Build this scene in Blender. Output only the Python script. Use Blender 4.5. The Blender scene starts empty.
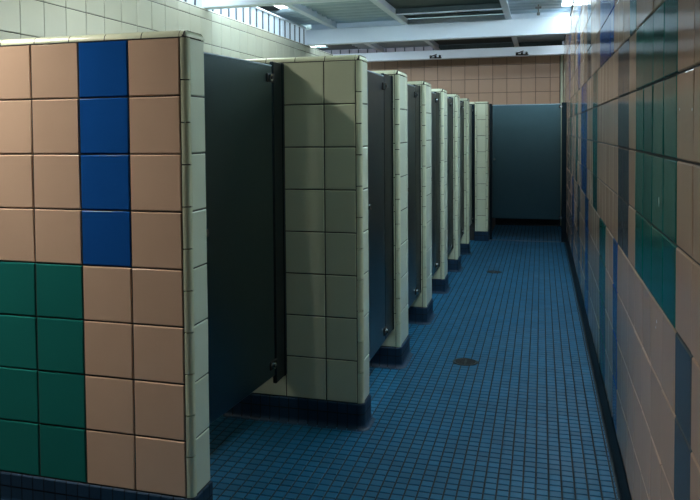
import bpy, math, random
from mathutils import Vector, Matrix
random.seed(7)
T = 0.2                      # one wall tile, metres; the plan below is written in tiles
SC = bpy.context.scene
COL = SC.collection

# ------------------------------------------------------------------ materials
def mat(name, base, rough=0.5, metal=0.0, var=0.0, noise=0.0, nscale=6.0, emit=None, estr=0.0,
        bump=0.0, bscale=60.0, coat=0.0, rough_var=0.0, spec=0.5):
    m = bpy.data.materials.new(name); m.use_nodes = True
    nt = m.node_tree; nt.nodes.clear()
    out = nt.nodes.new('ShaderNodeOutputMaterial')
    b = nt.nodes.new('ShaderNodeBsdfPrincipled')
    nt.links.new(b.outputs[0], out.inputs[0])
    b.inputs['Roughness'].default_value = rough
    b.inputs['Metallic'].default_value = metal
    b.inputs['Coat Weight'].default_value = coat
    b.inputs['Coat Roughness'].default_value = 0.1
    b.inputs['Specular IOR Level'].default_value = spec
    rgb = nt.nodes.new('ShaderNodeRGB'); rgb.outputs[0].default_value = (*base, 1)
    src = rgb.outputs[0]
    tc = nt.nodes.new('ShaderNodeTexCoord')
    val = None
    def add(a, b_):
        if a is None: return b_
        n = nt.nodes.new('ShaderNodeMath'); n.operation = 'ADD'
        nt.links.new(a, n.inputs[0]); nt.links.new(b_, n.inputs[1]); return n.outputs[0]
    def mul(sock, k, c):
        n = nt.nodes.new('ShaderNodeMath'); n.operation = 'MULTIPLY_ADD'
        nt.links.new(sock, n.inputs[0]); n.inputs[1].default_value = k; n.inputs[2].default_value = c
        return n.outputs[0]
    if var:
        g = nt.nodes.new('ShaderNodeNewGeometry')
        val = add(val, mul(g.outputs['Random Per Island'], 2*var, -var))
    if noise:
        n = nt.nodes.new('ShaderNodeTexNoise'); n.inputs['Scale'].default_value = nscale
        n.inputs['Detail'].default_value = 6; n.inputs['Roughness'].default_value = 0.6
        nt.links.new(tc.outputs['Object'], n.inputs['Vector'])
        val = add(val, mul(n.outputs['Fac'], 2*noise, -noise))
    if val is not None:
        v1 = mul(val, 1.0, 1.0)
        hs = nt.nodes.new('ShaderNodeHueSaturation')
        nt.links.new(src, hs.inputs['Color']); nt.links.new(v1, hs.inputs['Value'])
        src = hs.outputs[0]
    nt.links.new(src, b.inputs['Base Color'])
    if rough_var:
        n = nt.nodes.new('ShaderNodeTexNoise'); n.inputs['Scale'].default_value = nscale*1.7
        n.inputs['Detail'].default_value = 5
        nt.links.new(tc.outputs['Object'], n.inputs['Vector'])
        nt.links.new(mul(n.outputs['Fac'], rough_var*2, rough-rough_var), b.inputs['Roughness'])
    if bump:
        n = nt.nodes.new('ShaderNodeTexNoise'); n.inputs['Scale'].default_value = bscale
        n.inputs['Detail'].default_value = 3
        nt.links.new(tc.outputs['Object'], n.inputs['Vector'])
        bp = nt.nodes.new('ShaderNodeBump'); bp.inputs['Strength'].default_value = bump
        bp.inputs['Distance'].default_value = 0.004
        nt.links.new(n.outputs['Fac'], bp.inputs['Height']); nt.links.new(bp.outputs[0], b.inputs['Normal'])
    if emit:
        b.inputs['Emission Color'].default_value = (*emit, 1)
        b.inputs['Emission Strength'].default_value = estr
    return m

M = {}
M['tan']    = mat('tan glazed tile',    (.57, .39, .28), .12, spec=.05, var=.05, noise=.05, bump=.05, bscale=25)
M['cream']  = mat('cream glazed tile',  (.61, .65, .47), .26, var=.05, noise=.05, bump=.05, bscale=25)
M['sage']   = mat('pale green glazed tile', (.60, .67, .54), .26, var=.05, noise=.05, bump=.05, bscale=25)
M['pale']   = mat('pale glazed wall tile', (.50, .50, .385), .28, var=.05, noise=.05, bump=.05, bscale=25)
M['blue']   = mat('royal blue glazed tile', (.008, .075, .30), .12, spec=.05, var=.06, noise=.06, bump=.05, bscale=25)
M['green']  = mat('teal green glazed tile', (.012, .150, .130), .12, spec=.05, var=.06, noise=.06, bump=.05, bscale=25)
M['slate']  = mat('slate grey glazed tile', (.085, .10, .115), .12, spec=.05, var=.06, noise=.06, bump=.05, bscale=25)
M['grout']  = mat('dark grout', (.035, .036, .036), .9, noise=.3, nscale=30)
M['chip']   = mat('white chipped glaze', (.75, .78, .75), .6)
M['mosaic'] = mat('blue floor mosaic', (.0055, .100, .200), .48, spec=.22, var=.14, noise=.16, nscale=2.2, bump=.12, bscale=120, rough_var=.10)
M['fgrout'] = mat('floor grout', (.006, .010, .016), .8, noise=.3, nscale=20)
M['navy']   = mat('navy base mosaic', (.011, .036, .074), .5, spec=.25, var=.15, noise=.1, bump=.1, bscale=120)
M['black'] = mat('near black base tile', (.004,.009,.015), .5, var=.15, noise=.1, spec=.25)
M['door']   = mat('dark teal enamelled steel', (.068, .118, .132), .31, metal=1.0, noise=.06, nscale=9, bump=.02, bscale=90, rough_var=.02)
M['post']   = mat('dark blue enamelled steel', (.014, .026, .034), .36, metal=.9, noise=.12, nscale=5)
M['edge']   = mat('pale steel edge highlight', (.42,.52,.58), .45, metal=.8, noise=.1, nscale=12)  # pale colour paints in the light caught along the door tops
M['chrome'] = mat('worn chrome', (.55, .57, .58), .25, metal=1.0, noise=.1, nscale=30)
M['iron']   = mat('dark cast iron', (.014, .015, .014), .6, metal=.3, noise=.3, nscale=40)
M['beam']   = mat('white painted steel', (.80, .89, .98), .42, noise=.05, nscale=3, bump=.05, bscale=20)
M['deck']   = mat('galvanised roof sheet', (.50, .62, .69), .42, metal=.3, noise=.16, nscale=4, rough_var=.12)
M['ply']    = mat('dark painted roof board', (.040, .070, .072), .6, noise=.12, nscale=4)
M['concrete'] = mat('grey painted masonry', (.10, .105, .105), .8, noise=.12, nscale=4)
M['rib']    = mat('grey batten', (.07, .09, .115), .5, noise=.1)
SKY = (.80, .95, 1.0)
def daylight(name, s, c=SKY, base=(.8,.85,.88)): return mat(name, base, .5, emit=c, estr=s)
M['skyL']  = daylight('daylit roof sheet left', 5.5, (.86,.96,1.0))
M['skyA']  = daylight('daylit roof sheet near left', 82, (1.0,.96,.86))
M['skyR']  = daylight('daylit roof sheet right', 20, (.72,.91,1.0))
M['skyRA'] = daylight('daylit roof sheet near right', 34, (.78,1.0,.95))
M['skyC'] = daylight('daylit roof sheet and added fill far left', 20)  # serves the far corner sheet and the added fill panel
M['fillD'] = daylight('added fill panel far right', 14)
M['fillM'] = daylight('added fill panel middle', 11, (.9,.97,1.0))
M['fillUpA'] = daylight('added upright fill panel over near beam', 40, (.70,.88,1.0))
M['fillUpB'] = daylight('added upright fill panel over middle beam', 27, (.82,.93,1.0))
M['upR'] = daylight('daylit upright sheet over right wall', 40, (.74,.93,1.0))
M['slot'] = daylight('daylit roof slot', 16)
M['strip'] = daylight('daylit wall sheet', .28, (.7,.88,1.0), (.42,.52,.60))
M['stripb'] = daylight('daylit wall sheet rear', .10, (.75, .8, .95), (.30,.32,.38))

# ------------------------------------------------------------------ mesh builder
class MB:
    def __init__(self): self.v=[]; self.f=[]; self.m=[]; self.s=[]; self.mats=[]
    def mi(self, k):
        if k not in self.mats: self.mats.append(k)
        return self.mats.index(k)
    def face(self, pts, k, smooth=False):
        n=len(self.v); self.v += [tuple(p) for p in pts]
        self.f.append(tuple(range(n, n+len(pts)))); self.m.append(self.mi(k)); self.s.append(smooth)
    def mesh(self, verts, faces, k, smooth=False):
        n=len(self.v); self.v += [tuple(p) for p in verts]; i=self.mi(k)
        for f in faces: self.f.append(tuple(n+q for q in f)); self.m.append(i); self.s.append(smooth)
    def box(self, x0,x1,y0,y1,z0,z1, k, bev=0.0):
        if bev <= 0:
            v=[(x,y,z) for z in (z0,z1) for y in (y0,y1) for x in (x0,x1)]
            self.mesh(v, [(0,2,3,1),(4,5,7,6),(0,1,5,4),(2,6,7,3),(0,4,6,2),(1,3,7,5)], k); return
        b=min(bev,(x1-x0)*.45,(y1-y0)*.45,(z1-z0)*.45)
        v=[]; idx={}
        X=(x0,x1);Y=(y0,y1);Z=(z0,z1)
        for a in (0,1):
            for c in (0,1):
                for d in (0,1):
                    sx,sy,sz=(1,-1)[a],(1,-1)[c],(1,-1)[d]
                    idx[a,c,d]=len(v)
                    v += [(X[a],Y[c]+sy*b,Z[d]+sz*b),(X[a]+sx*b,Y[c],Z[d]+sz*b),(X[a]+sx*b,Y[c]+sy*b,Z[d])]
        F=[]
        for a in (0,1): F.append([idx[a,0,0],idx[a,1,0],idx[a,1,1],idx[a,0,1]])
        for c in (0,1): F.append([idx[0,c,0]+1,idx[1,c,0]+1,idx[1,c,1]+1,idx[0,c,1]+1])
        for d in (0,1): F.append([idx[0,0,d]+2,idx[1,0,d]+2,idx[1,1,d]+2,idx[0,1,d]+2])
        for k3 in idx.values(): F.append([k3,k3+1,k3+2])
        for c in (0,1):
            for d in (0,1): F.append([idx[0,c,d]+1,idx[1,c,d]+1,idx[1,c,d]+2,idx[0,c,d]+2])
        for a in (0,1):
            for d in (0,1): F.append([idx[a,0,d],idx[a,1,d],idx[a,1,d]+2,idx[a,0,d]+2])
        for a in (0,1):
            for c in (0,1): F.append([idx[a,c,0],idx[a,c,1],idx[a,c,1]+1,idx[a,c,0]+1])
        ctr=Vector(((x0+x1)/2,(y0+y1)/2,(z0+z1)/2))
        G=[]
        for f in F:
            p=[Vector(v[i]) for i in f]; n=(p[1]-p[0]).cross(p[2]-p[0]); c=sum(p,Vector())/len(p)
            G.append(tuple(f) if n.dot(c-ctr)>0 else tuple(reversed(f)))
        self.mesh(v,G,k)
    def tile(self, o, u, v, n, u0,u1,v0,v1, k, g=.011, b=.018, h=.020, tilt=.0025):
        """one tile on the plane o + a*u + b*v, standing h proud of the grout along n"""
        tn=[random.uniform(-tilt,tilt) for _ in range(2)]
        cu,cv=(u0+u1)/2,(v0+v1)/2
        def P(a,c,d): return o+u*a+v*c+n*d
        A=[(u0+g,v0+g),(u1-g,v0+g),(u1-g,v1-g),(u0+g,v1-g)]
        b=min(b,(u1-u0)*.2,(v1-v0)*.2)
        Bq=[(u0+g+b,v0+g+b),(u1-g-b,v0+g+b),(u1-g-b,v1-g-b),(u0+g+b,v1-g-b)]
        q=b*.35; Mq=[(u0+g+q,v0+g+q),(u1-g-q,v0+g+q),(u1-g-q,v1-g-q),(u0+g+q,v1-g-q)]
        vs=[P(a,c,0) for a,c in A]+[P(a,c,h*.62) for a,c in Mq]+[P(a,c,h+(a-cu)*tn[0]*2+(c-cv)*tn[1]*2) for a,c in Bq]
        fs=[(8,9,10,11)]
        for r in (0,4):
            for i in range(4):
                j=(i+1)%4; fs.append((r+i,r+j,r+4+j,r+4+i))
        if u.cross(v).dot(n)<0: fs=[tuple(reversed(f)) for f in fs]
        self.mesh(vs,fs,k)
    def tube(self, p0, p1, r, k, n=12, r1=None, caps=True):
        p0,p1=Vector(p0),Vector(p1); d=(p1-p0).normalized(); r1=r if r1 is None else r1
        a=d.orthogonal().normalized(); c=d.cross(a)
        vs=[]
        for p,rr in ((p0,r),(p1,r1)):
            vs+=[p+(a*math.cos(t)+c*math.sin(t))*rr for t in [2*math.pi*i/n for i in range(n)]]
        self.mesh(vs,[(i,(i+1)%n,n+(i+1)%n,n+i) for i in range(n)],k,True)
        if caps:
            self.face(list(reversed(vs[:n])),k); self.face(vs[n:],k)
    def profile(self, pts, axis, a0, a1, k, smooth=True, closed=False, caps=True):
        """extrude a 2-D outline along an axis: 'X' -> pts are (y,z); 'Y' -> (x,z); 'Z' -> (x,y)"""
        def P(p,a): return {'X':(a,p[0],p[1]),'Y':(p[0],a,p[1]),'Z':(p[0],p[1],a)}[axis]
        n=len(pts); vs=[P(p,a0) for p in pts]+[P(p,a1) for p in pts]
        rng=range(n if closed else n-1)
        self.mesh(vs,[(i,(i+1)%n,n+(i+1)%n,n+i) for i in rng],k,smooth)
        if caps and closed:
            self.face(list(reversed(vs[:n])),k); self.face(vs[n:],k)
    def build(self, name, parent=None, origin=(0,0,0)):
        o=Vector(origin)
        me=bpy.data.meshes.new(name)
        me.from_pydata([tuple((Vector(p)-o)*T) for p in self.v],[],self.f)
        for k in self.mats: me.materials.append(M[k])
        me.polygons.foreach_set('material_index',self.m)
        me.polygons.foreach_set('use_smooth',self.s)
        me.update()
        ob=bpy.data.objects.new(name,me); COL.objects.link(ob)
        if parent is not None: ob.parent=parent
        else: ob.location=o*T
        return ob

def tag(o,label=None,cat=None,group=None,kind=None):
    if label: o['label']=label
    if cat: o['category']=cat
    if group: o['group']=group
    if kind: o['kind']=kind
    return o
def thing(name,loc,label,cat,group=None,rz=0.0):
    o=bpy.data.objects.new(name,None); COL.objects.link(o)
    o.location=Vector(loc)*T; o.rotation_euler=(0,0,rz); o.empty_display_size=.05
    return tag(o,label,cat,group,'thing')
def structure(mb,name,label=None):
    return tag(mb.build(name),label,None,None,'structure')

VX,VY,VZ=Vector((1,0,0)),Vector((0,1,0)),Vector((0,0,1))
# ------------------------------------------------------------------ plan (tile units)
XL,XR=-7.193,7.398           # tiled side walls
YB,YREAR=45.05,-17.0         # far wall, wall behind the photographer
ZF=-.6                       # floor level; tile courses start at 0
ZW=11.41                     # top of left and far tile walls
ZR=12.75                     # roof sheets
XO=-11.5
# outer wall beyond the end of the left tile wall
YLE=36.4                     # where the left tile wall stops

# ------------------------------------------------------------------ floor
S=.2415
mb=MB()
DR=[(3.73,11.09),(3.70,26.05)]
mb.face([(XO,YREAR,ZF-.012),(XR+.3,YREAR,ZF-.012),(XR+.3,YB+.3,ZF-.012),(XO,YB+.3,ZF-.012)],'fgrout')
x0=6.05-S*60; y0=2.84-S*85
nx=int((XR-x0)/S)+1; ny=int((YB-y0)/S)+1
for i in range(nx):
    xa=x0+i*S
    if xa+S<-2.6 or xa>XR: continue
    for j in range(ny):
        ya=y0+j*S
        if ya<-6: continue
        if ya<-.2 and xa+S<-2: continue
        xb=min(xa+S,XR)
        if xb-xa<.05: continue
        cx,cy=xa+S/2,ya+S/2
        if any((cx-d[0])**2+(cy-d[1])**2<.30**2 for d in DR): continue
        mb.tile(Vector((0,0,ZF-.012)),VX,VY,VZ,xa,xb,ya,ya+S,'mosaic',g=.016,b=.012,h=.012,tilt=.010)
structure(mb,'floor','blue square mosaic floor with dark joints')

# ------------------------------------------------------------------ right wall
mb=MB()
mb.box(XR+.02,XR+.9,YREAR,YB+.6,ZF,ZR,'grout')
YR0=-3.109
def right_colour(n,r):
    if r>=8:
        if n==5: return 'green'
        if n in (9,10,11,12): return 'blue'
        if n in (17,18): return 'slate'
        if n in (24,25,35,36): return 'blue'
        if n==29: return 'green'
        if n in (42,43): return 'slate'
    elif r>=4:
        if n in (1,2,3,4): return 'green'
        if n in (6,7): return 'slate'
        if n in (14,15): return 'green'
        if n in (19,20,21,22): return 'blue'
        if n in (26,27): return 'green'
        if n in (33,34,40): return 'green'
    else:
        if n==0 or n in (24,25): return 'slate'
        if n==8: return 'blue'
        if n in (11,12): return 'green'
        if n in (18,19): return 'blue'
        if n in (30,31): return 'blue'
    if n<0:
        h=(n*7)%13
        if r>=4 and h in (2,3): return 'blue'
        if r<4 and h in (8,): return 'green'
    return 'tan'
for n in range(-13,49):
    for r in range(0,13):
        za,zb=r,min(r+1,12.42)
        mb.tile(Vector((XR+.02,YR0,0)),VY,VZ,-VX,n,n+1,za,zb,right_colour(n,r),tilt=.004)
def chip(y,z,a,b):
    pts=[]
    for i in range(9):
        t=2*math.pi*i/9; q=random.uniform(.7,1.15)
        pts.append((XR-.0035,y+math.cos(t)*a*q,z+math.sin(t)*b*q))
    mb.face(list(reversed(pts)),'chip')
for y,z,a,b in ((-.78,5.40,.035,.075),(-2.31,6.58,.022,.020),(-3.05,6.56,.022,.020),(-.68,3.76,.022,.03),(-.60,3.66,.02,.02)): chip(y,z,a,b)
structure(mb,'wall_right','glazed tile wall of tan, teal, royal blue and slate tiles')

def cove_pts(face,sgn,t=.045,r=.16):
    """(offset, z) outline of a cove base: up from the floor in a curve, then straight, rounded top"""
    p=[(face+sgn*(t+r),ZF+.001)]
    for i in range(1,7):
        a=math.pi/2*i/6
        p.append((face+sgn*(t+r-r*math.sin(a)),ZF+r-r*math.cos(a)))
    p+= [(face+sgn*t,-.02),(face+sgn*.02,0)]
    return p
mb=MB()
pts=cove_pts(XR,-1,.025,.08)
y=YREAR
while y<YB:
    mb.profile(pts,'Y',y+.008,min(y+S,YB)-.008,'black'); y+=S
mb.profile([(a+.012,z-.004) for a,z in pts],'Y',YREAR,YB,'fgrout')
structure(mb,'baseboard_right','dark cove base under the coloured tile wall')

# ------------------------------------------------------------------ left wall (behind the stalls)
mb=MB()
mb.box(XL-.8,XL-.02,.4,YLE,ZF,ZW-.02,'grout')
yl0=15.209-1.0059*32
for n in range(54):
    ya=yl0+n*1.0059; yb=min(ya+1.0059,YLE)
    if ya<.4 or yb-ya<.1: continue
    for r in range(4 if ya>2 else 0,12):
        za,zb=r,min(r+1,ZW-.06)
        mb.tile(Vector((XL-.02,0,0)),VY,VZ,VX,ya,yb,za,zb,'pale',tilt=.004)
# rounded cap tiles and the rounded far end
def cap_profile(face_a,face_b,z0,h,n=5):
    """outline across a wall: (offset,z), rounded on both upper edges"""
    r=h*.95; p=[(face_a,z0)]
    for i in range(n+1):
        a=math.pi/2*i/n; p.append((face_a+r-r*math.cos(a),z0+h-r+r*math.sin(a)))
    for i in range(n+1):
        a=math.pi/2*i/n; p.append((face_b-r+r*math.sin(a),z0+h-r+r*math.cos(a)))
    p.append((face_b,z0)); return p
cp=cap_profile(XL-.8,XL+.004,ZW-.055,.06)
y=.4
while y<YLE:
    mb.profile(cp,'Y',y+.01,min(y+.727,YLE)-.01,'pale'); y+=.727
mb.profile([(XL-.8,YLE-.02)]+[(XL-.2+.2*math.sin(a),YLE-.2+.2*math.cos(a)) for a in [math.pi/2*i/6 for i in range(7)]],'Z',ZF,ZW,'sage')
structure(mb,'wall_left','pale green tile wall behind the stalls')

# ------------------------------------------------------------------ far wall
mb=MB()
mb.box(XO,XR,YB+.02,YB+.8,ZF,12.05,'grout')
xb0=-4.4987-7
for i in range(20):
    xa=xb0+i; xb=min(xa+1,XR-.25)
    if xb-xa<.1: continue
    for r in range(0,12):
        za,zb=r+.07,min(r+1.07,12.05)
        mb.tile(Vector((0,YB+.02,0)),VX,VZ,-VY,xa,xb,za,zb,'tan',tilt=.004)
structure(mb,'wall_back','tan tile wall at the far end')
mb=MB()
mb.box(XR-.20,XR-.02,YB-.06,YB+.05,ZF,12.0,'cream',.04)
tag(structure(mb,'trim_1','slim pale corner trim on the far wall'))

mb=MB(); mb.profile([(YB-.03-q,z) for q,z in ((.1,ZF+.002),(.03,ZF+.05),(0,ZF+.12),(0,-.02),(-.03,.05))],'X',2.72,XR-.06,'black'); structure(mb,'baseboard_back')
# outer wall beyond the screen wall, wall behind the photographer
mb=MB(); mb.box(XO-.6,XO,YLE-6,YB+.8,ZF,ZR,'concrete'); structure(mb,'wall_outer')
mb=MB(); mb.box(XO,XL-.8,YLE-6.4,YLE-6,ZF,ZR,'concrete'); structure(mb,'wall_recess')
mb=MB(); mb.box(XL-.8,XL,YREAR,.39,ZF,ZW,'concrete'); structure(mb,'wall_entry')
mb=MB(); mb.box(XL-.8,XR+.9,YREAR-.6,YREAR,ZF,ZR,'concrete'); structure(mb,'wall_front')

# ------------------------------------------------------------------ partitions
PITCH=8/11
def partition(label,xa,xe,yp,D,front,base_label=None,rear=True,re=.1275,cap='cream',trim='cream',end='sage',trim_back=False,xstop=None,post=None):
    """xe,yp: right end and height-0 corner of the flat front face; the bullnose adds re beyond xe"""
    t=thing('partition_wall',(xe,yp,ZF),label,'partition')
    o=Vector((xe,yp,ZF)); XE=xe+re; YD=yp+D
    def B(mb,name): return mb.build(name,t,o)
    mb=MB()
    mb.box(xa,xe,yp+.02,YD-.02,ZF,8.0,'grout'); mb.box(xe,XE-.02,yp+re,YD-.02,ZF,8.0,'grout')
    # front courses
    i=0
    for (u0,u1) in front['cols']:
        for r in range(8):
            k=front['fn'](i,r)
            mb.tile(Vector((xe,yp+.02,0)),VX,VZ,-VY,u0,u1,r,r+1,k,tilt=.004)
        i+=1
    # end courses
    e0,e1=re,D-(re if trim_back else .03)
    if e1-e0>1.02: cols=[(e0,e0+1),(e0+1,e1)] if e1-e0-1>.12 else [(e0,e1)]
    else: cols=[(e0,e1)]
    for (a,b) in cols:
        for r in range(8):
            mb.tile(Vector((XE-.02,yp,0)),VY,VZ,VX,a,b,r,r+1,end,tilt=.004)
    B(mb,'tiled_body')
    # bullnose corner pieces
    mb=MB()
    def bull(cx,cy,a0,sg):
        for q in range(11):
            z0,z1=q*PITCH+.011,(q+1)*PITCH-.011
            pts=[]
            for s in range(9):
                a=math.pi/2*s/8
                q_=.75; sx_,cy_=max(math.sin(a),0)**q_,max(math.cos(a),0)**q_
                pts.append((cx+sg*re*sx_,cy-re*cy_) if a0==0 else (cx+sg*re*sx_,cy+re*cy_))
            if a0==0: vs=pts
            else: vs=list(reversed(pts))
            n=len(vs)
            V=[(p[0],p[1],z0) for p in vs]+[(p[0],p[1],z1) for p in vs]
            F=[(i,i+1,n+i+1,n+i) for i in range(n-1)]
            if sg<0: F=[tuple(reversed(f)) for f in F]
            mb.mesh(V,F,trim,True)
            # little returns closing the joint
            for zz in (z0,z1):
                ring=[(p[0],p[1],zz) for p in vs]+[(cx,cy,zz)]
                mb.face(ring if zz==z1 else list(reversed(ring)),trim)
    bull(xe+.012,yp+re,0,1)
    if trim_back: bull(xe+.012,YD-re,1,1)
    B(mb,'corner_trim')
    # cap
    mb=MB()
    cp=cap_profile(yp-.004,YD+.004,8.006,.125)
    x=XE
    first=True
    while x>xa:
        w=.13 if first else PITCH
        xx=max(x-w,xa)
        if first:
            # rounded end piece
            n=len(cp); ys=(yp+YD)/2
            V=[];rings=6
            for s in range(rings+1):
                a=math.pi/2*s/rings
                px=XE-.13+.134*math.sin(a)
                for (yy,zz) in cp:
                    V.append((px,ys+(yy-ys)*(1-.06*(1-math.cos(a))),8.006+(zz-8.006)*(.25+.75*math.cos(a))))
            F=[(q*n+i,q*n+i+1,(q+1)*n+i+1,(q+1)*n+i) for q in range(rings) for i in range(n-1)]
            mb.mesh(V,F,cap,True)
            mb.face([V[rings*n+i] for i in range(n)],cap)
        else:
            mb.profile(cp,'X',xx+.009,x-.009,cap)
        x=xx; first=False
    mb.profile([(a,b-.012) for a,b in cp],'X',xa,XE-.03,'grout')
    B(mb,'cap_tiles')
    # cove base: two rows of mosaic, curved toe, rounded corner
    mb=MB()
    tk=.03; R=.13
    def path(off):
        """plan outline of the base at a given offset outside the tile faces"""
        rr=re+off
        pts=[(xa,yp-off)]
        x=xe-int((xe-xa)/S)*S
        while x<xe-.01:
            pts.append((x,yp-off)); x+=S
        for s in range(7):
            a=math.pi/2*s/6
            pts.append((xe+rr*math.sin(a),yp+re-rr*math.cos(a)))
        y=yp+re+S
        while y<YD-(re if trim_back else 0)-.03:
            pts.append((XE+off,y)); y+=S
        if trim_back:
            for s in range(7):
                a=math.pi/2*s/6
                pts.append((xe+rr*math.cos(a),YD-re+rr*math.sin(a)))
            pts.append((xe-.6,YD+off))
        else: pts.append((XE+off,YD))
        return pts
    prof=[(tk+R,ZF+.002)]+[(tk+R-R*math.sin(a),ZF+.002+R-R*math.cos(a)) for a in [math.pi/2*s/5 for s in range(1,6)]]
    lo,hi=-.245,-.012
    rows=[prof+[(tk,-.262)],[(tk,-.238),(tk,-.03),(tk-.012,-.012),(.0,-.004)]]
    for prf in rows:
        P0=[path(off) for off,_ in prf]
        n=len(P0[0])
        for i in range(n-1):
            for q in range(len(prf)-1):
                a,b=P0[q][i],P0[q][i+1]; c,d=P0[q+1][i+1],P0[q+1][i]
                L=math.hypot(b[0]-a[0],b[1]-a[1])
                g=.010/max(L,.05) if L>.12 else 0
                def lerp(p,r_,t_): return (p[0]+(r_[0]-p[0])*t_,p[1]+(r_[1]-p[1])*t_)
                za,zb=prf[q][1],prf[q+1][1]
                mb.face([(*lerp(a,b,g),za),(*lerp(a,b,1-g),za),(*lerp(d,c,1-g),zb),(*lerp(d,c,g),zb)],'navy',True)
    pa=path(tk-.012); n=len(pa)
    for i in range(n-1):
        mb.face([(*pa[i],ZF),(*pa[i+1],ZF),(*pa[i+1],-.014),(*pa[i],-.014)],'fgrout')
    B(mb,'cove_base')
    # steel post that carries the door, fixed to the front of the wall
    if post:
        px,w,th,top=post
        mb=MB()
        mb.box(px-th/2,px+th/2,yp-w,yp-.012,.55,top,'post',.02)
        mb.box(px-th/2-.10,px+th/2+.02,yp-.16,yp-.012,.55,top+.01,'post',.02)
        for z in (1.2,4.2,7.2):
            mb.tube((px+th/2+.018,yp-.09,z),(px+th/2+.034,yp-.09,z),.022,'chrome',8)
        B(mb,'door_post')
    return t

def cols(n,first,xa=-99):
    c=[]; x=0
    c.append((-first,0)); x=-first
    for _ in range(n): c.append((x-1,x)); x-=1
    return c
def p1_colour(i,r):
    if i==1 and r>=4: return 'blue'
    if i>=2 and r<4: return 'green' if i<6 else 'tan'
    return 'tan'
p1cols=cols(6,1.0)+[(-7.193,-7)]
partition('near partition with tan, blue and green tiles, left of the first stall door',XL+.012,0,0,.76,
          dict(cols=p1cols,fn=p1_colour),trim='cream',cap='cream')
plain=lambda i,r:'cream'
def xcols(xe,first=.7593):
    c=cols(8,first); return [(a,b) for a,b in c if a+xe>XL-.05]
LAB=['cream tile partition just past the first stall door, two tile columns showing',
     'cream tile partition end second along the row, beyond the wide two-column one',
     'cream tile partition end third along the row, counted from the wide two-column one',
     'cream tile partition end fourth along the row, seen between two narrow dark doors',
     'cream tile partition end fifth along the row, beside the far floor drain',
     'slimmest tile partition end, last in the row before the one-column pier']
PY=[5.241,10.007,15.216,20.514,25.630,30.995]
PX=[1.808,1.826,1.825,1.817,1.849,1.896]
PD=[.76,1.50,1.60,1.36,1.34,.72]
for i in range(6):
    post=(0.02,.72,.10,7.97) if i==0 else (1.72,(1.25,1.1,1.1,1.1,1.0)[i-1],.10,7.95)
    partition(LAB[i],XL+.012,PX[i],PY[i],PD[i],dict(cols=xcols(PX[i]),fn=plain),post=post)

# pier that closes the row
def pier():
    xe,yp,D,re=2.603,36.428,1.2,.1275
    t=thing('tile_pier',(xe-.3,yp,ZF),'narrow tile pier one tile wide, left of the far door','pier')
    o=Vector((xe-.3,yp,ZF)); xs=1.913
    mb=MB()
    mb.box(xs+re,xe,yp+.02,yp+D,ZF,8,'grout'); mb.box(xs+.02,xe+re-.02,yp+re,yp+D,ZF,8,'grout')
    for r in range(8):
        mb.tile(Vector((0,yp+.02,0)),VX,VZ,-VY,xs+re,xe,r,r+1,'cream')
        mb.tile(Vector((xe+re-.02,yp,0)),VY,VZ,VX,re,D,r,r+1,'sage')
        mb.tile(Vector((xs+.02,yp,0)),VY,VZ,-VX,re,D,r,r+1,'sage')
    mb.build('tiled_body',t,o)
    for cx,sg in ((xe,1),(xs+re,-1)):
        mb=MB()
        for q in range(11):
            z0,z1=q*PITCH+.011,(q+1)*PITCH-.011
            vs=[(cx+sg*re*math.sin(a),yp+re-re*math.cos(a)) for a in [math.pi/2*s/8 for s in range(9)]]
            n=len(vs)
            F=[(i,i+1,n+i+1,n+i) for i in range(n-1)]
            if sg<0: F=[tuple(reversed(f)) for f in F]
            mb.mesh([(p[0],p[1],z0) for p in vs]+[(p[0],p[1],z1) for p in vs],F,'cream',True)
        mb.build('corner_trim',t,o)
    mb=MB()
    cp=cap_profile(yp-.004,yp+D,8.006,.125)
    mb.box(xs,xe+re,yp-.004,yp+D,8.006,8.12,'cream',.08)
    mb.build('cap_tiles',t,o)
    mb=MB()
    for z0,z1 in ((ZF+.002,-.262),(-.238,-.012)):
        for k in range(4):
            a=xs-.03+k*.215
            mb.box(a+.006,a+.209,yp-.035,yp+.1,z0,z1,'navy',.015)
        for k in range(4):
            a=yp+.1+k*.25
            mb.box(xe,xe+re+.035,a+.006,a+.244,z0,z1,'navy',.015)
    mb.box(xs-.02,xe+re+.022,yp-.022,yp+1.1,ZF,-.02,'fgrout')
    mb.build('cove_base',t,o)
    mb=MB()
    mb.box(xs-.36,xs-.02,yp+.05,yp+.16,.55,7.95,'post',.02)
    mb.build('door_post',t,o)
pier()
# wall of the last stall, carried from the pier to the left wall
mb=MB()
mb.box(XL,1.875,36.66,37.3,ZF,8.0,'grout')
for i in range(10):
    xa=1.5-i
    if xa-1<XL: break
    for r in range(8): mb.tile(Vector((0,36.66,0)),VX,VZ,-VY,xa-1,xa,r,r+1,'cream')
cp=cap_profile(36.65,37.31,8.0,.12); mb.profile(cp,'X',XL,1.875,'cream')
o=mb.build('partition_wall'); tag(o,'tile partition running left from the pier, behind the last dark stall door','partition',None,'thing')

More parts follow.
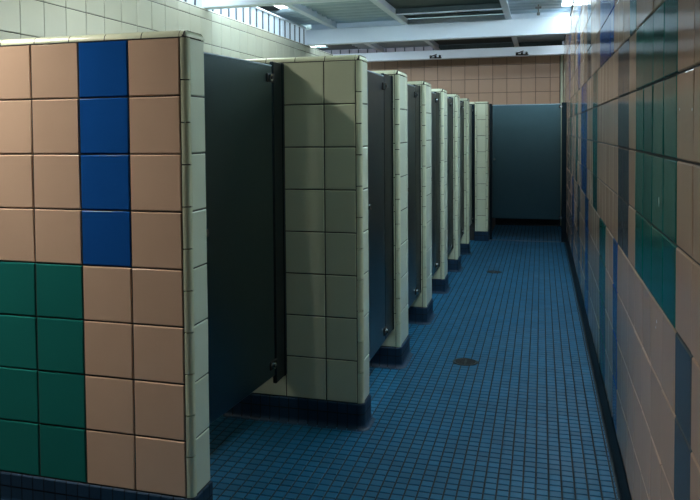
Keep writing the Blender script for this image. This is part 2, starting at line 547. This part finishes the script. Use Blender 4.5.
# ------------------------------------------------------------------ stall doors
def bolt_bracket(mb,mb2,x,y,z,sx):
    mb.box(x-.015+sx*.0,x+.10,y-.13,y+.13,z-.16,z+.16,'iron',.03)
    mb2.tube((x+.09,y,z),(x+.15,y,z),.085,'chrome',14)
    mb2.tube((x+.15,y,z),(x+.17,y,z),.045,'iron',10)
def stall_door(label,px,y0,y1,z0,z1,hy,rot=0.0):
    """leaf in the plane x=px from y0 (free edge) to y1 (hinge edge)"""
    t=thing('stall_door',(px,y1,z0),label,'door','steel doors of the stall row',rot)
    o=Vector((px,y1,z0))
    mb=MB(); mb.box(px-.06,px+.06,y0,y1,z0,z1,'door',.025)
    mb.build('door_panel',t,o)
    mb=MB(); mb.box(px-.072,px+.072,y0+.01,y1-.01,z1-.03,z1+.02,'edge',.02); mb.build('top_highlight',t,o)  # pale strip, a painted highlight along the top of the leaf
    for z in (z1-.28,z0+.3):
        a,b=MB(),MB()
        a.box(px+.045,px+.095,hy-.10,y1+.06,z-.10,z+.10,'iron',.02)
        b.tube((px+.085,hy,z),(px+.15,hy,z),.075,'chrome',14)
        b.tube((px+.15,hy,z),(px+.165,hy,z),.04,'iron',10)
        h=a.build('hinge_bracket',t,o); b.build('hinge_bolt',h,o)
    c=MB(); c.tube((px+.06,y0+.28,4.5),(px+.13,y0+.28,4.5),.05,'chrome',12); c.tube((px+.13,y0+.28,4.5),(px+.18,y0+.28,4.5),.075,'chrome',14)
    c.build('latch_knob',t,o)
    return t
stall_door('wide dark steel stall door nearest the camera, right of the tan blue green partition',0.02,.80,4.40,.78,7.86,4.20,math.radians(-4))
DL=['dark steel stall door just past the wide two-column partition',
    'dark steel stall door third along the row, before the third cream partition end',
    'dark steel stall door fourth along the row of stalls',
    'dark steel stall door fifth along the row, second before the slimmest partition end',
    'dark steel stall door sixth along the row, just before the slimmest partition end',
    'last narrow dark stall door of the row, left of the one-column tile pier']
for i in range(6):
    ya=PY[i]+PD[i]+.10
    yb=(PY[i+1] if i<5 else 36.45)-(1.25,1.1,1.1,1.1,1.0,.45)[i]-.06
    stall_door(DL[i],1.72,ya,yb,.55,7.86,yb-.16)

# far door, facing the camera
t=thing('compartment_door',(5.0,37.0,.78),'wide dark steel door facing down the corridor at the far end','door')
o=Vector((5.0,37.0,.78))
mb=MB(); mb.box(2.95,7.05,36.98,37.10,.80,7.90,'door',.025); mb.build('door_panel',t,o)
mb=MB(); mb.box(2.96,7.02,36.965,37.115,7.87,7.93,'edge',.02); mb.build('top_highlight',t,o)
for z in (7.74,.95):
    a=MB(); a.box(6.93,7.08,36.90,36.985,z-.09,z+.09,'iron',.02); h=a.build('hinge_bracket',t,o)
    a=MB(); a.tube((7.05,36.90,z),(7.05,36.84,z),.07,'chrome',12); a.build('hinge_bolt',h,o)
a=MB(); a.tube((3.09,36.98,4.53),(3.09,36.90,4.53),.035,'chrome',12); a.tube((3.09,36.90,4.53),(3.09,36.85,4.53),.055,'chrome',12); a.build('latch_knob',t,o)
mb=MB(); mb.box(7.085,7.385,37.0,37.12,ZF,8.0,'post',.02); 
tag(mb.build('door_post',None,(7.23,37,.55)),'slim dark steel post between the far door and the coloured tile wall','post')
mb=MB(); mb.box(2.775,2.93,37.05,37.12,ZF,8.0,'post',.02)
tag(mb.build('door_post',None,(2.81,37,.55)),'slim dark steel post between the tile pier and the far door','post')

mb=MB(); mb.box(2.77,7.2,36.98,37.14,ZF,ZF+.03,'rib',.01)
tag(mb.build('threshold_strip',None,(5,37.05,ZF)),'thin grey threshold strip on the blue floor under the far door','threshold')
mb=MB(); mb.box(1.95,2.70,37.64,YB-.02,ZF,8.0,'concrete'); structure(mb,'wall_light_block','unseen side wall added behind the far door to block low light')  # unseen wall added to keep low light off the floor here
# ------------------------------------------------------------------ floor drains
def drain(label,x,y):
    t=thing('floor_drain',(x,y,ZF),label,'drain','round floor drains'); o=Vector((x,y,ZF))
    n=40; mb=MB()
    prof=[(.375,.000),(.372,.014),(.33,.020),(.30,.012),(.30,-.010)]
    V=[(x+r*math.cos(2*math.pi*i/n),y+r*math.sin(2*math.pi*i/n),ZF+z) for r,z in prof for i in range(n)]
    F=[(q*n+i,q*n+(i+1)%n,(q+1)*n+(i+1)%n,(q+1)*n+i) for q in range(len(prof)-1) for i in range(n)]
    mb.mesh(V,F,'iron',True); mb.build('rim',t,o)
    mb=MB()
    mb.face([(x+.30*math.cos(2*math.pi*i/n),y+.30*math.sin(2*math.pi*i/n),ZF-.009) for i in range(n)],'fgrout')
    for k in range(-4,5):
        w=.065*k; L=math.sqrt(max(.30**2-w*w,0))
        if L>.05: mb.box(x-L,x+L,y+w-.018,y+w+.018,ZF-.008,ZF+.010,'iron',.006)
    mb.box(x-.02,x+.02,y-.3,y+.3,ZF-.008,ZF+.009,'iron',.006)
    mb.tube((x,y,ZF),(x,y,ZF+.016),.045,'iron',12)
    mb.build('grate',t,o)
drain('round dark floor drain nearer the camera, beside the second and third partition ends',*DR[0])
drain('round dark floor drain farther down the corridor, near the far door',*DR[1])

# ------------------------------------------------------------------ roof
def corr(mb,x0,x1,y0,y1,z,k,per=.95,amp=.12,xfun=None):
    """corrugated sheet, ribs along X"""
    n=max(2,int((y1-y0)/per*10)); V=[]
    for i in range(n+1):
        y=y0+(y1-y0)*i/n; zz=z+amp*max(-.75,min(.75,1.6*math.sin(2*math.pi*y/per)))
        a,b=(x0,x1) if xfun is None else xfun(y)
        V+=[(a,y,zz),(b,y,zz)]
    mb.mesh(V,[(2*i,2*i+2,2*i+3,2*i+1) for i in range(n)],k,True)
    mb.mesh([(p[0],p[1],p[2]+.03) for p in V],[(2*i,2*i+1,2*i+3,2*i+2) for i in range(n)],k,True)
LA0,LA1,LB0=-4.8,-1.2,13.0
RA0,RA1,RB0=.3,5.6,5.6
YD0,YD1=25.7,28.9            # slanted far edge of the left daylight sheet
mb=MB()
corr(mb,-5.75,-1.47,YREAR,5.6,ZR,'deck'); corr(mb,-5.75,-4.3,5.6,9.6,ZR,'deck'); corr(mb,-5.75,-1.47,9.6,33.2,ZR,'deck'); corr(mb,-7.4,-1.47,34.2,YB+.8,ZR,'deck'); mb.box(XO,-7.4,37.6,42.9,ZR,ZR+.06,'ply'); mb.box(-9.6,-7.4,42.9,44.0,ZR,ZR+.06,'ply'); mb.box(XO,-7.4,44.0,YB+.8,ZR,ZR+.06,'ply')
corr(mb,XO,XL-.8,YLE-6.4,33.0,ZR,'deck')
corr(mb,4.2,6.9,YREAR,YB+.8,ZR,'deck')
corr(mb,XL-.8,-5.75,YD0,34.2,ZR,'deck',xfun=lambda y:(XL-.8,-5.75) if y>YD1 else (-5.75-(y-YD0)/(YD1-YD0)*(5.75*-1+XL+.8)*-1*1.0,-5.75))
corr(mb,6.9,XR+.9,30.6,37.5,ZR,'deck'); corr(mb,6.9,XR+.9,41.1,YB+.8,ZR,'deck')
for y0,y1 in ((YREAR,RA0),(RA1,RB0)): corr(mb,6.9,XR+.9,y0,y1,ZR,'deck')
for y0,y1 in ((YREAR,LA0),(LA1,LB0)): corr(mb,XL-.8,-5.75,y0,y1,ZR,'deck')
mb.box(-1.47,4.2,YREAR,YB+.8,ZR-.02,ZR+.08,'ply')
mb.box(XO-.6,XR+.9,YREAR-.6,YB+.8,ZR+.35,ZR+.5,'ply')
structure(mb,'ceiling','underside of the corrugated metal roof')

def sheet(name,k,x0,x1,y0,y1,label,slant=None):
    mb=MB(); mb.box(x0,x1,y0,y1,ZR+.10,ZR+.14,k)
    if slant: mb.face([(x1,y1,ZR+.10),(x0,slant,ZR+.10),(x0,y1,ZR+.10)],k)
    structure(mb,name,label)
sheet('window_1','skyL',XL-.1,-5.76,LB0,YD0,'daylit translucent roof sheet over the left wall',YD1)
sheet('window_6','skyA',XL-.1,-5.76,LA0,LA1,'daylit translucent roof sheet over the left wall, in front of the stalls')
sheet('window_2','skyR',6.92,XR,RB0,30.5,'daylit translucent roof sheet over the right wall')
sheet('fill_panel_8','skyC',XO,-8.1,33.0,37.5,'unseen glowing panel added beyond the left wall to light the far wall')  # added fill light, hidden by the middle beam, brightens the far wall
sheet('window_11','skyC',XO,-9.65,42.95,43.95,'small daylit roof sheet in the far left corner')
sheet('fill_panel_9','fillD',6.92,XR,37.6,41.0,'unseen glowing panel added to light the far compartment')  # added fill light behind the middle beam, for the floor past the far door
sheet('fill_panel_10','fillM',-4.2,-1.65,5.65,9.55,'unseen glowing panel added over the second stall to light the right wall')  # added fill light out of view, for the upper right wall
sheet('window_7','skyRA',6.92,XR,RA0,RA1,'daylit translucent roof sheet over the right wall, nearer part')
mb=MB(); mb.box(-5.3,-1.7,33.25,34.15,ZR+.08,ZR+.12,'slot'); structure(mb,'window_3','narrow daylit slot in the roof')

def wall_sheet(mb,axis,c,a0,a1,z0,z1,k,per=.62,amp=.05,rib='rib'):
    """upright trapezoid-ribbed sheet; every rib flank carries a dark batten"""
    a=a0
    while a<a1:
        b=min(a+per,a1)
        seg=[(a,0),(a+per*.30,0),(a+per*.40,amp),(a+per*.9,amp),(a+per,0)]
        for (p,q),(r,s) in zip(seg[:-1],seg[1:]):
            if r>a1+.01: break
            if axis=='Y': mb.face([(c+q,p,z0),(c+s,r,z0),(c+s,r,z1),(c+q,p,z1)],k)
            else: mb.face([(p,c-q,z0),(r,c-s,z0),(r,c-s,z1),(p,c-q,z1)],k)
        if rib:
            if axis=='Y': mb.box(c-.01,c+amp+.03,a-.03,a+.05,z0,z1,rib)
            else: mb.box(a-.03,a+.05,c-amp-.03,c+.01,z0,z1,rib)
        a=b
mb=MB(); wall_sheet(mb,'Y',XL-.25,10,31.25,ZW,12.36,'strip',per=.85,amp=.12)
mb.box(XL-.34,XL-.02,10,30.5,12.33,12.42,'beam',.02)
structure(mb,'window_4','upright daylit ribbed sheet above the left wall')
mb=MB(); wall_sheet(mb,'X',YB+.35,-10.5,-1.6,12.05,ZR-.08,'stripb',per=.72); structure(mb,'window_5','upright daylit ribbed sheet above the far wall')
mb=MB(); wall_sheet(mb,'X',YB+.35,-1.6,XR+.2,12.05,ZR-.05,'ply',per=.72,rib='ply'); structure(mb,'trim_2','dark ribbed sheet above the far wall')
mb=MB(); mb.box(XL-.6,XL-.2,YREAR,10,ZW,ZR+.1,'concrete'); structure(mb,'trim_4')
mb=MB(); mb.box(XR+.02,XR+.5,YREAR,YB,12.42,ZR+.1,'concrete'); structure(mb,'trim_3')

# unseen glowing panels added on the first two beams to light what lies beyond
for nm,k,y in (('fill_panel_12','fillUpA',17.06),('fill_panel_13','fillUpB',31.24)):
    mb=MB(); mb.box(XL+.1,XR-.05,y-.06,y,12.36,ZR-.06,'beam'); mb.face([(XR-.1,y+.004,12.38),(XL+.15,y+.004,12.38),(XL+.15,y+.004,ZR-.08),(XR-.1,y+.004,ZR-.08)],k)
    structure(mb,nm,'unseen upright glowing panel added on a roof beam as fill light')
mb=MB(); mb.face([(XR+.01,RB0,12.43),(XR+.01,26,12.43),(XR+.01,26,ZR-.01),(XR+.01,RB0,ZR-.01)],'upR'); mb.box(XR+.012,XR+.06,RB0,26,12.43,ZR-.01,'beam')
structure(mb,'window_14','low upright daylit sheet along the top of the right wall')
# beams
def beam(label,y0,y1,x0,x1,z0,z1):
    t=thing('roof_beam',((x0+x1)/2,(y0+y1)/2,z0),label,'beam','white beams under the roof'); o=Vector(((x0+x1)/2,(y0+y1)/2,z0))
    mb=MB(); mb.box(x0,x1,y0,y1,z0,z1,'beam',.03); mb.build('beam_body',t,o)
    return t,o
beam('white roof beam nearest the camera, crossing the very top of the picture',16.6,17.1,XL-.6,XR-.01,11.43,12.33)
beam('white roof beam in the middle, running from the left wall to the coloured tile wall',30.75,31.3,XL-.5,XR-.01,11.43,12.33)
t,o=beam('white roof beam closest to the far tile wall, with two small clamps under it',42.1,42.8,XO,XR,11.41,12.02)
for x in (-1.25,4.63):
    mb=MB()
    mb.box(x-.42,x+.42,42.02,42.12,11.44,11.52,'iron',.02)
    for d in (-.34,.0,.3): mb.box(x+d-.07,x+d+.07,41.98,42.11,11.46,11.66,'iron',.03); mb.tube((x+d,42.0,11.6),(x+d,41.93,11.62),.05,'chrome',8)
    mb.tube((x-.4,42.0,11.55),(x+.1,41.98,11.72),.03,'iron',8)
    mb.build('clamp',t,o)
# purlins on the beams
for x,l in ((-5.61,'slim white purlin beside the bright roof sheet, over the left wall'),
            (-1.47,'slim white purlin left of the dark roof bay'),
            (4.20,'slim white purlin right of the dark roof bay')):
    mb=MB()
    mb.box(x-.07,x+.07,YREAR,YB,12.34,12.78,'beam',.015)
    mb.box(x-.17,x+.17,YREAR,YB,12.335,12.38,'beam',.012)
    tag(mb.build('roof_purlin',None,(x,14,12.34)),l,'purlin','white purlins along the roof')
# blocking in the dark bay and the little fitting hung in it
mb=MB(); mb.box(-1.38,4.11,27.5,27.62,12.44,12.72,'ply',.01); mb.box(-1.38,4.11,27.44,27.70,12.40,12.445,'beam',.01)
tag(mb.build('roof_crosspiece',None,(1.4,27.5,12.4)),'dark crosspiece with a pale lower lip in the middle roof bay','crosspiece')
mb=MB(); mb.box(1.0,1.55,29.4,29.9,12.56,12.72,'concrete',.03)
b=mb.build('conduit_box',None,(1.3,29.6,12.72)); tag(b,'small grey conduit box with a short pipe in the dark roof bay','box')
a=MB(); a.tube((1.5,29.6,12.66),(2.7,29.75,12.69),.035,'iron',8); q=a.build('pipe',b,(1.3,29.6,12.72))
mb=MB(); mb.tube((5.75,28.6,12.72),(5.75,28.6,12.25),.035,'concrete',10); mb.box(5.6,5.9,28.5,28.7,12.5,12.6,'concrete',.02); mb.tube((5.75,28.6,12.3),(5.75,28.6,12.16),.08,'concrete',12)
tag(mb.build('pipe_hanger',None,(5.75,28.6,12.72)),'short grey pipe hanger under the ribbed roof, right of the dark bay','hanger')

# ------------------------------------------------------------------ camera
f,cx,cy=754.4216,310.0,159.2618
a,b,r=map(math.radians,(17.0534,2.1129,-0.5383))
R0=Vector((math.cos(a),math.sin(a),0)); Fh=Vector((-math.sin(a),math.cos(a),0))
F0=Fh*math.cos(b)-VZ*math.sin(b); U0=VZ*math.cos(b)+Fh*math.sin(b)
Rv=R0*math.cos(r)+U0*math.sin(r); Uv=U0*math.cos(r)-R0*math.sin(r)
cam=bpy.data.cameras.new('camera'); co=bpy.data.objects.new('camera',cam); COL.objects.link(co)
mt=Matrix((Rv,Uv,-F0)).transposed().to_4x4(); mt.translation=Vector((5.8998,-11.7039,6.369))*T
co.matrix_world=mt
cam.sensor_width=36; cam.lens=f/700*36
cam.shift_x=(350-cx)/700; cam.shift_y=(cy-250)/700
cam.clip_start=.02; cam.clip_end=100
SC.camera=co

# ------------------------------------------------------------------ world and view
w=bpy.data.worlds.new('sky'); SC.world=w; w.use_nodes=True
bg=w.node_tree.nodes['Background']; bg.inputs[0].default_value=(.6,.75,.9,1); bg.inputs[1].default_value=.3
vs=SC.view_settings; vs.view_transform='Standard'; vs.look='None'; vs.gamma=1; vs.use_curve_mapping=False
vs.exposure=0.22
SC.cycles.max_bounces=12; SC.cycles.diffuse_bounces=6; SC.cycles.use_denoising=True
